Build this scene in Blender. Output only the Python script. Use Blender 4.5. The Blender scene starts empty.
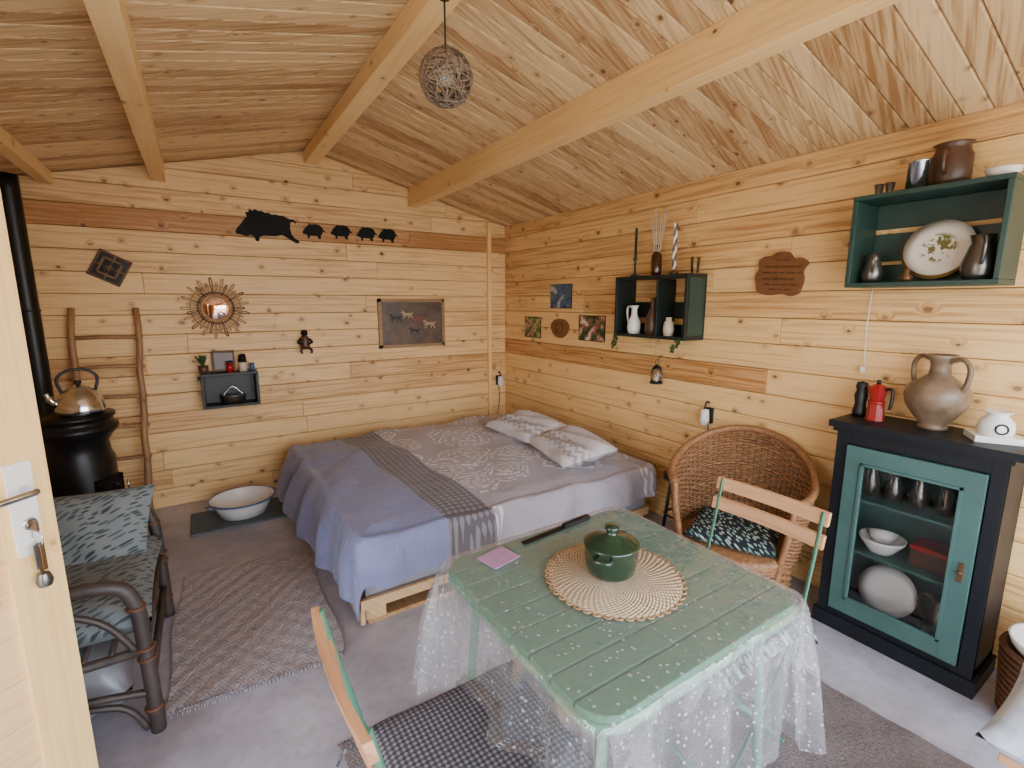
import bpy, bmesh, math, random
from mathutils import Vector, Matrix, Euler
random.seed(7)
sin,cos,pi=math.sin,math.cos,math.pi
def lin(c): 
    c=c/255.0
    return c/12.92 if c<=.04045 else ((c+.055)/1.055)**2.4
def C(r,g,b): return (lin(r),lin(g),lin(b),1)
# ---------------------------------------------------------------- node helpers
def newmat(name):
    m=bpy.data.materials.new(name); m.use_nodes=True
    nt=m.node_tree; return m,nt,nt.nodes['Principled BSDF']
def nd(nt,t,**k):
    n=nt.nodes.new(t)
    for a,b in k.items(): setattr(n,a,b)
    return n
def put(nt,sock,val):
    if isinstance(val,bpy.types.NodeSocket): nt.links.new(val,sock)
    else: sock.default_value=val
def mth(nt,op,a,b=0.0,c=None,clamp=False):
    n=nd(nt,'ShaderNodeMath',operation=op,use_clamp=clamp)
    put(nt,n.inputs[0],a); put(nt,n.inputs[1],b)
    if c is not None: put(nt,n.inputs[2],c)
    return n.outputs[0]
def mix(nt,f,a,b):
    n=nd(nt,'ShaderNodeMix',data_type='RGBA')
    put(nt,n.inputs[0],f); put(nt,n.inputs[6],a); put(nt,n.inputs[7],b)
    return n.outputs[2]
def sm(nt,x,a,b):
    n=nd(nt,'ShaderNodeMapRange',interpolation_type='SMOOTHSTEP')
    put(nt,n.inputs[0],x); n.inputs[1].default_value=a; n.inputs[2].default_value=b
    return n.outputs[0]
def objco(nt):
    t=nd(nt,'ShaderNodeTexCoord'); return t.outputs['Object']
def sep(nt,v):
    s=nd(nt,'ShaderNodeSeparateXYZ'); nt.links.new(v,s.inputs[0]); return s.outputs
def comb(nt,x,y,z=0.0):
    s=nd(nt,'ShaderNodeCombineXYZ'); put(nt,s.inputs[0],x);put(nt,s.inputs[1],y);put(nt,s.inputs[2],z); return s.outputs[0]
def noise(nt,v,sc,det=3,rough=.5):
    n=nd(nt,'ShaderNodeTexNoise'); nt.links.new(v,n.inputs['Vector']); n.inputs['Scale'].default_value=sc
    n.inputs['Detail'].default_value=det; n.inputs['Roughness'].default_value=rough
    return n.outputs['Fac']
def voro(nt,v,sc,dim='3D',feat='F1',rnd=1.0):
    n=nd(nt,'ShaderNodeTexVoronoi',voronoi_dimensions=dim,feature=feat); nt.links.new(v,n.inputs['Vector']); n.inputs['Scale'].default_value=sc
    n.inputs['Randomness'].default_value=rnd
    return n
def bump(nt,b,h,st=.3,d=.01):
    n=nd(nt,'ShaderNodeBump'); n.inputs['Strength'].default_value=st; n.inputs['Distance'].default_value=d
    put(nt,n.inputs['Height'],h); nt.links.new(n.outputs[0],b.inputs['Normal'])
def P(name,col,rough=.5,metal=0,var=.12,scale=30,bmp=0,spec=None,coat=0):
    m,nt,b=newmat(name)
    n=noise(nt,objco(nt),scale,3)
    d=tuple(max(0,x*(1-2*var)) for x in col[:3])+(1,); l=tuple(min(1,x*(1+var)) for x in col[:3])+(1,)
    nt.links.new(mix(nt,n,d,l),b.inputs['Base Color'])
    b.inputs['Roughness'].default_value=rough; b.inputs['Metallic'].default_value=metal
    if spec is not None: b.inputs['Specular IOR Level'].default_value=spec
    if coat: b.inputs['Coat Weight'].default_value=coat
    if bmp: bump(nt,b,n,bmp,.005)
    return m
def wood(name,light,dark,axis='X',knot=C(96,52,24),kn=6.5,kamt=1.0,rough=.5,grain=.5,tintk=1.0):
    m,nt,b=newmat(name)
    s=sep(nt,objco(nt)); at=nd(nt,'ShaderNodeAttribute',attribute_name='tint'); t=at.outputs['Fac']
    i={'X':0,'Y':1,'Z':2}[axis]; o=[k for k in range(3) if k!=i]
    l=mth(nt,'ADD',s[i],mth(nt,'MULTIPLY',t,53.7)); w=mth(nt,'ADD',mth(nt,'ADD',s[o[0]],s[o[1]]),mth(nt,'MULTIPLY',t,17.3))
    kv=comb(nt,mth(nt,'MULTIPLY',l,.75),w)
    wob=noise(nt,kv,9,2)
    vo=voro(nt,kv,kn,'2D'); d=mth(nt,'ADD',vo.outputs['Distance'],mth(nt,'MULTIPLY',mth(nt,'SUBTRACT',wob,.5),.06))
    vc=sep(nt,vo.outputs['Color'])
    pick=mth(nt,'GREATER_THAN',vc[0],1-.62*kamt)
    size=mth(nt,'MULTIPLY',mth(nt,'POWER',vc[1],2.0),.055)
    d2=mth(nt,'SUBTRACT',d,size)
    core=mth(nt,'MULTIPLY',mth(nt,'SUBTRACT',1,sm(nt,d2,.015,.06)),pick)
    core=mth(nt,'MULTIPLY',core,mth(nt,'MULTIPLY_ADD',vc[2],.6,.35))
    halo=mth(nt,'MULTIPLY',mth(nt,'SUBTRACT',1,sm(nt,d2,.03,.22)),pick)
    gv=comb(nt,mth(nt,'MULTIPLY',l,1.1),mth(nt,'ADD',mth(nt,'MULTIPLY',w,34),mth(nt,'MULTIPLY',halo,1.3)))
    g=noise(nt,gv,1.6,4,.62)
    fine=noise(nt,comb(nt,mth(nt,'MULTIPLY',l,5),mth(nt,'MULTIPLY',w,170)),1.0,2)
    big=noise(nt,comb(nt,l,mth(nt,'MULTIPLY',w,3)),1.4,1)
    f=mth(nt,'MULTIPLY',sm(nt,g,.40,.68),grain)
    f=mth(nt,'ADD',f,mth(nt,'MULTIPLY',mth(nt,'SUBTRACT',fine,.5),.45))
    f=mth(nt,'ADD',f,mth(nt,'MULTIPLY',mth(nt,'SUBTRACT',big,.45),.7))
    f=mth(nt,'ADD',f,mth(nt,'MULTIPLY',mth(nt,'SUBTRACT',t,.35),.85*tintk),clamp=True)
    col=mix(nt,f,light,dark)
    col=mix(nt,mth(nt,'MULTIPLY',halo,.35),col,dark)
    col=mix(nt,core,col,knot)
    nt.links.new(col,b.inputs['Base Color']); b.inputs['Roughness'].default_value=rough
    bump(nt,b,g,.12,.004)
    return m
# ---------------------------------------------------------------- mesh builder
def catmull(pts,n):
    pts=[Vector(p) for p in pts]; out=[]
    for i in range(len(pts)-1):
        p0=pts[max(i-1,0)];p1=pts[i];p2=pts[i+1];p3=pts[min(i+2,len(pts)-1)]
        for k in range(n):
            t=k/n
            out.append(.5*((2*p1)+(-p0+p2)*t+(2*p0-5*p1+4*p2-p3)*t*t+(-p0+3*p1-3*p2+p3)*t**3))
    out.append(pts[-1]); return out
class B:
    def __init__(s,name): s.name=name;s.v=[];s.f=[];s.mi=[];s.sm=[];s.t=[];s.M=Matrix.Identity(4);s.mats=[];s.tint=.4
    def add(s,vs,fs,m,smooth=False):
        if m not in s.mats: s.mats.append(m)
        k=s.mats.index(m); o=len(s.v)
        s.v+=[tuple(s.M@Vector(p)) for p in vs]
        for f in fs: s.f.append([o+i for i in f]);s.mi.append(k);s.sm.append(smooth);s.t.append(s.tint)
    def at(s,x=0,y=0,z=0,rx=0,ry=0,rz=0,sc=1):
        s.M=Matrix.Translation((x,y,z))@Euler([math.radians(a) for a in (rx,ry,rz)]).to_matrix().to_4x4()@Matrix.Scale(sc,4); return s
    def box(s,x0,x1,y0,y1,z0,z1,m):
        v=[(x,y,z) for x in (x0,x1) for y in (y0,y1) for z in (z0,z1)]
        s.add(v,[(0,1,3,2),(4,6,7,5),(0,4,5,1),(2,3,7,6),(0,2,6,4),(1,5,7,3)],m)
    def prism(s,pts,off,m):
        n=len(pts); off=Vector(off); a=[Vector(p) for p in pts]
        s.add(a+[p+off for p in a],[list(range(n)),list(range(2*n-1,n-1,-1))]+[(i,(i+1)%n,n+(i+1)%n,n+i) for i in range(n)],m)
    def lathe(s,prof,m,c=(0,0,0),seg=28,smooth=True,sx=1,sy=1):
        v=[];f=[]
        for r,z in prof:
            for i in range(seg):
                a=2*pi*i/seg; v.append((c[0]+max(r,1e-4)*cos(a)*sx,c[1]+max(r,1e-4)*sin(a)*sy,c[2]+z))
        for j in range(len(prof)-1):
            for i in range(seg): f.append((j*seg+i,j*seg+(i+1)%seg,(j+1)*seg+(i+1)%seg,(j+1)*seg+i))
        if prof[0][0]>1e-3: f.append([i for i in range(seg)][::-1])
        s.add(v,f,m,smooth)
    def cyl(s,c,r,h,m,seg=20,smooth=True):
        s.lathe([(0,0),(r,0),(r,h),(0,h)],m,c,seg,smooth)
    def tube(s,pts,r,m,seg=8,sub=0,closed=False,flat=1.0):
        pts=catmull(pts,sub) if sub else [Vector(p) for p in pts]
        n=len(pts); rs=r if isinstance(r,(list,tuple)) else None
        T=[]
        for i in range(n):
            if closed: t=pts[(i+1)%n]-pts[i-1]
            else: t=pts[min(i+1,n-1)]-pts[max(i-1,0)]
            T.append(t.normalized() if t.length>1e-9 else Vector((0,0,1)))
        u=T[0].orthogonal().normalized(); v=[];f=[]
        for i in range(n):
            u=(u-T[i]*u.dot(T[i])); 
            u=u.normalized() if u.length>1e-6 else T[i].orthogonal().normalized()
            w=T[i].cross(u)
            rr=rs[min(int(i*len(rs)/n),len(rs)-1)] if rs else r
            for k in range(seg):
                a=2*pi*k/seg; v.append(pts[i]+(u*cos(a)+w*sin(a)*flat)*rr)
        for i in range(n if closed else n-1):
            j=(i+1)%n
            for k in range(seg): f.append((i*seg+k,i*seg+(k+1)%seg,j*seg+(k+1)%seg,j*seg+k))
        if not closed: f.append(list(range(seg))[::-1]); f.append([(n-1)*seg+k for k in range(seg)])
        s.add(v,f,m,True)
    def ring(s,c,r,tr,m,axis='Z',n=32,seg=8):
        pts=[]
        for i in range(n):
            a=2*pi*i/n; p={'Z':(cos(a)*r,sin(a)*r,0),'Y':(cos(a)*r,0,sin(a)*r),'X':(0,cos(a)*r,sin(a)*r)}[axis]
            pts.append(Vector(c)+Vector(p))
        s.tube(pts,tr,m,seg,closed=True)
    def surf(s,fn,nu,nv,m,cu=False,smooth=True):
        v=[fn(i/(nu if cu else nu-1),j/(nv-1)) for i in range(nu) for j in range(nv)]
        f=[]
        for i in range(nu if cu else nu-1):
            for j in range(nv-1):
                k=(i+1)%nu; f.append((i*nv+j,k*nv+j,k*nv+j+1,i*nv+j+1))
        s.add(v,f,m,smooth)
    def pillow(s,w,d,h,m,n=22,pw=5,wr=.0):
        def g(sg):
            def fn(u,v):
                a=2*u-1;b=2*v-1
                th=(max(0,1-abs(a)**pw)*max(0,1-abs(b)**pw))**.55
                return (a*w/2*(1-.05*(1-b*b)*abs(a)), b*d/2*(1-.05*(1-a*a)*abs(b)), sg*h/2*th+wr*sin(a*9+b*4)*th*.5)
            return fn
        s.surf(g(1),n,n,m); s.surf(g(-1),n,n,m)
    def done(s,loc=(0,0,0),rot=(0,0,0),bevel=0,solid=0,seg=2):
        me=bpy.data.meshes.new(s.name); me.from_pydata(s.v,[],s.f)
        for m in s.mats: me.materials.append(m)
        me.polygons.foreach_set('material_index',s.mi); me.polygons.foreach_set('use_smooth',s.sm)
        at=me.attributes.new('tint','FLOAT','FACE'); at.data.foreach_set('value',s.t)
        bm=bmesh.new(); bm.from_mesh(me); bmesh.ops.recalc_face_normals(bm,faces=bm.faces); bm.to_mesh(me); bm.free()
        ob=bpy.data.objects.new(s.name,me); bpy.context.collection.objects.link(ob)
        ob.location=loc; ob.rotation_euler=[math.radians(a) for a in rot]
        if solid: md=ob.modifiers.new('s','SOLIDIFY'); md.thickness=solid; md.offset=-1
        if bevel: md=ob.modifiers.new('b','BEVEL'); md.width=bevel; md.segments=seg; md.limit_method='ANGLE'; md.angle_limit=math.radians(45)
        return ob
# ---------------------------------------------------------------- materials
W_far=wood('pine_wall_x',C(236,196,136),C(170,114,60),'X',grain=.62)
W_right=wood('pine_wall_y',C(238,196,132),C(172,114,58),'Y',grain=.62)
W_ceil=wood('pine_ceiling',C(230,198,148),C(160,116,72),'X',kn=8,grain=.7,kamt=.8)
W_beam=wood('pine_beam',C(242,206,144),C(210,162,98),'Y',kamt=.4,grain=.35)
W_door=wood('pine_door',C(246,206,138),C(218,160,86),'Z',kamt=.35,grain=.35)
W_doorp=wood('pine_door_panel',C(236,196,144),C(202,150,92),'X',kamt=.3,grain=.4)
W_pal=wood('pallet_wood',C(206,172,128),C(150,110,70),'Y',kamt=.4)
W_slat=wood('chair_slat_wood',C(200,152,110),C(150,102,66),'Y',kamt=.15,grain=.6)
W_slice=wood('wood_slice',C(124,80,46),C(76,46,26),'Y',kamt=.3)
W_branch=wood('branch_wood',C(160,118,80),C(108,72,44),'Z',kamt=.3)
groove=P('board_joint_shadow_gap',C(64,40,22),.9)
black=P('black_paint',C(20,21,24),.45,var=.2)
dkgreen=P('dark_green_crate_paint',C(18,32,30),.5,var=.2)
iron=P('cast_iron',C(24,24,26),.38,.4,var=.25,scale=12)
silh=P('black_metal_sheet',C(12,12,13),.6,spec=.2)
teal=P('teal_paint',C(64,98,94),.5,var=.15,scale=8)
tealsh=P('shelf_teal_paint',C(36,64,56),.45,var=.2,scale=9)
navy=P('dark_navy_paint',C(18,23,30),.5,var=.25,scale=7,spec=.3)
greenmet=P('green_metal',C(80,132,108),.38,var=.06)
greenleg=P('green_metal_frame',C(70,118,96),.4,var=.06)
darkgreen=P('green_enamel',C(18,50,34),.18,var=.1,coat=.5)
steel=P('polished_steel',C(206,210,216),.16,1,var=.05)
pewter=P('pewter',C(120,118,116),.3,.9,var=.2)
brass=P('bronze',C(120,90,60),.4,.7,var=.2)
whitec=P('white_ceramic',C(232,230,226),.22,var=.03)
blueen=P('blue_enamel_rim',C(60,90,140),.3)
brownc=P('brown_stoneware',C(86,58,42),.35,var=.35,scale=12)
cream=P('cream_ceramic',C(214,200,176),.35)
stone=P('amphora_stoneware',C(134,112,90),.36,var=.5,scale=11,bmp=.2)
redm=P('red_enamel',C(150,22,26),.28)
wicker=P('wicker',C(160,112,72),.55,var=.45,scale=60)
wickd=P('wicker_dark',C(108,70,44),.6,var=.4,scale=50)
rattan=P('dark_rattan',C(72,62,58),.5,var=.4,scale=18)
rope=P('reed_strip',C(184,142,96),.6,var=.3)
lampst=P('lamp_twine',C(150,128,104),.7,var=.4,scale=80)
lampst2=P('lamp_twine_dark',C(94,78,62),.7,var=.4,scale=80)
string=P('white_cord',C(225,220,210),.6)
blackcord=P('black_cord',C(15,15,15),.5)
leaf=P('leaf_green',C(52,84,44),.5,var=.4)
paper=P('brown_card',C(96,66,44),.6)
lilac=P('lilac_card',C(176,136,168),.6)
greymat=P('grey_foam_mat',C(90,100,106),.8,var=.15)
mattress=P('mattress_fabric',C(150,150,160),.85)
plastic_w=P('white_plastic',C(235,235,235),.3)
plastic_g=P('grey_plastic_bag',C(150,150,156),.25,var=.2,scale=6,bmp=.6)
mirror=P('mirror_glass',C(225,190,175),.04,1,var=.0)
amber=P('amber_glass',C(60,28,16),.15,var=.1)
def glassm(name,tr=.88,tint=(1,1,1,1)):
    m,nt,b=newmat(name)
    t=nd(nt,'ShaderNodeBsdfTransparent'); t.inputs[0].default_value=tint
    ms=nd(nt,'ShaderNodeMixShader'); lw=nd(nt,'ShaderNodeLayerWeight'); lw.inputs[0].default_value=.25
    g=nd(nt,'ShaderNodeBsdfGlossy'); g.inputs['Roughness'].default_value=.03
    fac=mth(nt,'ADD',mth(nt,'MULTIPLY',lw.outputs['Fresnel'],.8),1-tr,clamp=True)
    put(nt,ms.inputs[0],fac); nt.links.new(t.outputs[0],ms.inputs[1]); nt.links.new(g.outputs[0],ms.inputs[2])
    nt.links.new(ms.outputs[0],nt.nodes['Material Output'].inputs[0]); return m
glass=glassm('clear_glass',.97)
def floor_mat():
    m,nt,b=newmat('concrete_floor'); o=objco(nt)
    n1=noise(nt,o,1.6,4,.6); n2=noise(nt,o,22,4,.7)
    c=mix(nt,sm(nt,n1,.35,.65),C(156,152,162),C(190,188,200)); c=mix(nt,mth(nt,'MULTIPLY',sm(nt,n2,.4,.75),.35),c,C(130,124,130))
    nt.links.new(c,b.inputs['Base Color']); b.inputs['Roughness'].default_value=.5; bump(nt,b,n2,.15,.003); return m
FLOOR=floor_mat()
def rug_mat(name,a,bc,sc=70):
    m,nt,b=newmat(name); o=objco(nt); s=sep(nt,o)
    w1=mth(nt,'SINE',mth(nt,'MULTIPLY',s[0],sc*6)); w2=mth(nt,'SINE',mth(nt,'MULTIPLY',s[1],sc*4))
    w=mth(nt,'MULTIPLY_ADD',mth(nt,'MULTIPLY',w1,w2),.5,.5); n=noise(nt,o,sc*1.3,3,.7)
    f=mth(nt,'MULTIPLY_ADD',w,.2,mth(nt,'MULTIPLY',n,.8)); n3=noise(nt,o,5,3)
    c=mix(nt,sm(nt,f,.25,.7),a,bc); c=mix(nt,mth(nt,'MULTIPLY',n3,.35),c,a)
    nt.links.new(c,b.inputs['Base Color']); b.inputs['Roughness'].default_value=.95; bump(nt,b,f,.8,.012); return m
RUG=rug_mat('woven_cotton_rug',C(140,132,136),C(194,184,186),60)
RUG2=rug_mat('brown_grey_rug',C(98,90,92),C(144,134,134),80)
def duvet_mat():
    m,nt,b=newmat('duvet_fabric'); o=objco(nt); s=sep(nt,o)
    x=mth(nt,'ADD',s[0],mth(nt,'MULTIPLY',mth(nt,'SUBTRACT',s[1],3),.05))
    wx=noise(nt,o,3.2,2); wy=noise(nt,comb(nt,mth(nt,'ADD',s[0],9.0),s[1]),3.2,2)
    v=voro(nt,comb(nt,mth(nt,'MULTIPLY_ADD',wx,.32,s[0]),mth(nt,'MULTIPLY_ADD',wy,.32,s[1])),2.5,'2D',rnd=.8); d=v.outputs['Distance']
    rings=mth(nt,'MULTIPLY_ADD',mth(nt,'SINE',mth(nt,'MULTIPLY',d,58)),.5,.5)
    petals=voro(nt,comb(nt,s[0],s[1]),26,'2D').outputs['Distance']
    pat=mth(nt,'MULTIPLY',sm(nt,rings,.3,.75),mth(nt,'LESS_THAN',d,.5))
    pat=mth(nt,'MULTIPLY',pat,mth(nt,'SUBTRACT',1,sm(nt,petals,.40,.6)))
    right=mix(nt,mth(nt,'MULTIPLY',pat,.95),C(162,155,165),C(216,212,214)); left=mix(nt,noise(nt,o,8,2),C(116,122,162),C(138,144,184))
    a=mth(nt,'SINE',mth(nt,'MULTIPLY',mth(nt,'ADD',s[0],s[1]),85)); c=mth(nt,'SINE',mth(nt,'MULTIPLY',mth(nt,'SUBTRACT',s[0],s[1]),85))
    dm=sm(nt,mth(nt,'MULTIPLY',a,c),.05,.25); band=mix(nt,dm,C(92,88,96),C(130,124,130))
    col=mix(nt,mth(nt,'GREATER_THAN',x,.93),left,band); col=mix(nt,mth(nt,'GREATER_THAN',x,1.2),col,right)
    nt.links.new(col,b.inputs['Base Color']); b.inputs['Roughness'].default_value=.85
    b.inputs['Sheen Weight'].default_value=.2
    bump(nt,b,noise(nt,o,5,4,.6),.7,.05); return m
DUVET=duvet_mat()
def pillow_mat():
    m,nt,b=newmat('pillow_fabric'); s=sep(nt,objco(nt))
    z=mth(nt,'SINE',mth(nt,'MULTIPLY',mth(nt,'ADD',s[0],mth(nt,'PINGPONG',s[1],.035)),110))
    f=mth(nt,'MULTIPLY',sm(nt,z,-.1,.5),mth(nt,'LESS_THAN',mth(nt,'ABSOLUTE',mth(nt,'ADD',s[0],.08)),.075))
    nt.links.new(mix(nt,mth(nt,'MULTIPLY',f,.7),C(204,198,201),C(134,128,138)),b.inputs['Base Color']); b.inputs['Roughness'].default_value=.85
    bump(nt,b,noise(nt,objco(nt),7,3),.6,.03); return m
PILLOW=pillow_mat()
def tuft_mat():
    m,nt,b=newmat('grey_tufted_fabric'); s=sep(nt,objco(nt))
    a=mth(nt,'SINE',mth(nt,'MULTIPLY',mth(nt,'ADD',s[0],s[1]),230)); c=mth(nt,'SINE',mth(nt,'MULTIPLY',mth(nt,'SUBTRACT',s[0],s[1]),230))
    p=mth(nt,'MULTIPLY',a,c); f=sm(nt,p,-.2,.6)
    nt.links.new(mix(nt,f,C(58,56,62),C(116,112,120)),b.inputs['Base Color']); b.inputs['Roughness'].default_value=.9; bump(nt,b,p,.5,.003); return m
TUFT=tuft_mat()
def leafy(name,base,l1,l2,sc,st=2.1):
    m,nt,b=newmat(name); o=objco(nt); s=sep(nt,o)
    n=noise(nt,o,6,2); u=mth(nt,'ADD',s[0],mth(nt,'MULTIPLY',s[1],.6)); w=mth(nt,'SUBTRACT',mth(nt,'ADD',s[1],s[2]),mth(nt,'MULTIPLY',s[0],.6))
    q=comb(nt,mth(nt,'ADD',u,mth(nt,'MULTIPLY',n,.1)),mth(nt,'MULTIPLY',w,st))
    v=voro(nt,q,sc,'2D'); f=mth(nt,'SUBTRACT',1,sm(nt,v.outputs['Distance'],.24,.34))
    cc=mix(nt,sep(nt,v.outputs['Color'])[0],l1,l2)
    nt.links.new(mix(nt,f,base,cc),b.inputs['Base Color']); b.inputs['Roughness'].default_value=.9; bump(nt,b,noise(nt,o,9,3),.4,.02); return m
LEAFY=leafy('leaf_print_fabric',C(120,128,130),C(46,60,68),C(88,100,100),15,2.8)
FLORAL=leafy('dark_floral_fabric',C(22,30,36),C(190,200,190),C(80,140,140),22)
PALEF=leafy('pale_blue_fabric',C(190,196,206),C(165,178,194),C(178,186,198),12)
def trivet_mat():
    m,nt,b=newmat('woven_seagrass'); s=sep(nt,objco(nt))
    r=mth(nt,'SQRT',mth(nt,'ADD',mth(nt,'MULTIPLY',s[0],s[0]),mth(nt,'MULTIPLY',s[1],s[1]))); an=mth(nt,'ARCTAN2',s[1],s[0])
    w=mth(nt,'SINE',mth(nt,'MULTIPLY',r,380)); k=mth(nt,'SINE',mth(nt,'ADD',mth(nt,'MULTIPLY',an,64),mth(nt,'MULTIPLY',r,190))); kk=mth(nt,'MULTIPLY',w,k)
    n=noise(nt,objco(nt),50,3)
    nt.links.new(mix(nt,mth(nt,'MULTIPLY',sm(nt,kk,-.2,.6),n),C(206,182,150),C(90,62,42)),b.inputs['Base Color']); b.inputs['Roughness'].default_value=.8; bump(nt,b,kk,.8,.005); return m
TRIVET=trivet_mat()
def cloth_mat():
    m,nt,b=newmat('clear_pvc_tablecloth'); o=objco(nt)
    v=voro(nt,o,46,'3D',rnd=.8); dots=mth(nt,'SUBTRACT',1,sm(nt,v.outputs['Distance'],.15,.25))
    b.inputs['Base Color'].default_value=(.8,.84,.9,1); b.inputs['Roughness'].default_value=.12
    t=nd(nt,'ShaderNodeBsdfTransparent'); ms=nd(nt,'ShaderNodeMixShader')
    g=nd(nt,'ShaderNodeBsdfGlossy'); g.inputs['Roughness'].default_value=.10
    bn=nd(nt,'ShaderNodeBump'); bn.inputs['Strength'].default_value=.4; bn.inputs['Distance'].default_value=.012
    put(nt,bn.inputs['Height'],mth(nt,'ADD',mth(nt,'MULTIPLY',dots,.6),mth(nt,'MULTIPLY',noise(nt,o,12,3),2)))
    nt.links.new(bn.outputs[0],g.inputs['Normal']); nt.links.new(bn.outputs[0],b.inputs['Normal'])
    lw=nd(nt,'ShaderNodeLayerWeight'); lw.inputs[0].default_value=.4; nt.links.new(bn.outputs[0],lw.inputs['Normal'])
    fa=mth(nt,'POWER',lw.outputs['Facing'],1.7)
    fac=mth(nt,'ADD',mth(nt,'MULTIPLY',dots,.34),mth(nt,'MULTIPLY_ADD',fa,.36,.045),clamp=True)
    put(nt,ms.inputs[0],fac); nt.links.new(t.outputs[0],ms.inputs[1]); nt.links.new(b.outputs[0],ms.inputs[2])
    m2=nd(nt,'ShaderNodeMixShader'); put(nt,m2.inputs[0],mth(nt,'MULTIPLY_ADD',fa,.55,.08,clamp=True)); nt.links.new(ms.outputs[0],m2.inputs[1]); nt.links.new(g.outputs[0],m2.inputs[2])
    nt.links.new(m2.outputs[0],nt.nodes['Material Output'].inputs[0]); return m
CLOTH=cloth_mat()
def picture(name,cols,sc):
    m,nt,b=newmat(name); n=noise(nt,objco(nt),sc,3,.6); r=nd(nt,'ShaderNodeValToRGB'); nt.links.new(n,r.inputs[0])
    e=r.color_ramp.elements; e[0].position=.36;e[0].color=cols[0]; e[1].position=.64;e[1].color=cols[-1]
    for k,c in enumerate(cols[1:-1]):
        x=e.new(.36+.28*(k+1)/(len(cols)-1)); x.color=c
    nt.links.new(r.outputs[0],b.inputs['Base Color']); b.inputs['Roughness'].default_value=.3; return m
ART=picture('painting_canvas',[C(72,60,54),C(90,74,64),C(104,86,72)],5)
PH1=picture('photo_print_blue',[C(24,30,44),C(60,90,140),C(50,84,60),C(160,170,190)],11)
PH2=picture('photo_print_green',[C(24,30,18),C(80,110,46),C(190,150,120),C(110,60,50)],13)
PH3=picture('photo_print_dark',[C(20,26,16),C(60,90,40),C(170,90,90),C(220,210,200)],14)
# ================================================================ ROOM
XL,XR,YN,YF=-.95,2.72,-.8,4.34; RX,RZ,EZ=.87,2.75,2.31; SL=(RZ-EZ)/(XR-RX); ROW=.146; TH=.07
def xl(z): return XL if z<=EZ else RX-(RZ-z)/((RZ-EZ)/(RX-XL))
def xr(z): return XR if z<=EZ else RX+(RZ-z)/SL
G=.0025
def gable(name,y,dy,mat,hole=None,dark=None):
    b=B(name); i=0
    while i*ROW<RZ-.01:
        z0=i*ROW; z1=min(z0+ROW,RZ-.002)
        L0,R0,L1,R1=xl(z0),xr(z0),xl(z1),xr(z1)
        if z0<EZ: L0-=.03;R0+=.03
        if z1<EZ: L1-=.03;R1+=.03
        cuts=[L0]+sorted(random.uniform(L0+.5,R0-.5) for _ in range(1 if R0-L0>1.6 else 0))+[R0]
        if hole and z0<hole[2]: segs=[(L0,hole[0]),(hole[1],R0)]
        else: segs=[(cuts[k],cuts[k+1]) for k in range(len(cuts)-1)]
        for (a,c) in segs:
            b.tint=random.uniform(0,.62)
            if dark is not None and i in dark: b.tint=random.uniform(1.1,1.3)
            pts=[(a,z0+G),(c,z0+G)]
            if c==R0:
                if z0<EZ<z1: pts.append((XR+.03,EZ))
                pts.append((R1,z1))
            else: pts.append((c,z1))
            if a==L0:
                pts.append((L1,z1))
                if z0<EZ<z1: pts.append((XL-.03,EZ))
            else: pts.append((a,z1))
            b.prism([(p[0],y,p[1]) for p in pts],(0,dy,0),mat)
        i+=1
    b.prism([(XL-.03,y+dy*.3,0),(XR+.03,y+dy*.3,0),(XR+.03,y+dy*.3,EZ),(RX,y+dy*.3,RZ),(XL-.03,y+dy*.3,EZ)],(0,dy*.5,0),groove) if not hole else None
    return b.done(bevel=.006)
gable('wall_back',YF,TH,W_far,dark={14})
gable('wall_front',YN,-TH,W_far,hole=(-.35,2.55,2.1))
b=B('wall_right'); i=0
while i*ROW<EZ:
    z0=i*ROW+G; z1=min(i*ROW+ROW,EZ+.0); c=random.uniform(.3,3.6)
    for a,d in ((YN,c),(c,YF+.05)):
        b.tint=random.uniform(0,.55)+(.45 if i in (7,11) and d>YF else 0); b.box(XR,XR+TH,a,d,z0,z1,W_right)
    i+=1
b.box(XR+.02,XR+TH-.01,YN,YF+.05,0,EZ,groove)
b.done(bevel=.006)
DY0,DY1,DH=.50,1.25,1.97
b=B('wall_left'); i=0
while i*ROW<EZ:
    z0=i*ROW+G; z1=min(i*ROW+ROW,EZ)
    for a,d in (((YN,DY0),(DY1,YF)) if z0<DH-.05 else ((YN,1.8),(1.8,YF))):
        b.tint=random.uniform(0,.6); b.box(XL-TH,XL,a,d,z0,z1,W_right)
    i+=1
b.box(XL-TH+.01,XL-.02,DY1,YF,0,EZ,groove)
b.done(bevel=.006)
b=B('floor'); b.box(XL-TH,XR+TH,YN-TH,YF+TH,-.08,0,FLOOR); b.done()
b=B('ceiling'); y=YN-TH; bw=.092
while y<YF+TH:
    y1=min(y+bw,YF+TH)
    for s in (0,1):
        b.tint=random.uniform(0,.9)
        xe=(XR+.1) if s else (XL-.1); ze=RZ-(abs(xe-RX))*SL
        b.prism([(RX,y,RZ),(xe,y,ze),(xe,y,ze+.03),(RX,y,RZ+.03)],(0,y1-y-.003,0),W_ceil)
    y=y1
b.done(bevel=.006)
b=B('roof_felt'); 
for s in (0,1):
    xe=(XR+.12) if s else (XL-.12); ze=RZ+.031-(abs(xe-RX))*SL
    b.prism([(RX,YN-.1,RZ+.031),(xe,YN-.1,ze),(xe,YN-.1,ze+.03),(RX,YN-.1,RZ+.061)],(0,YF-YN+.2,0),groove)
b.done()
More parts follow.
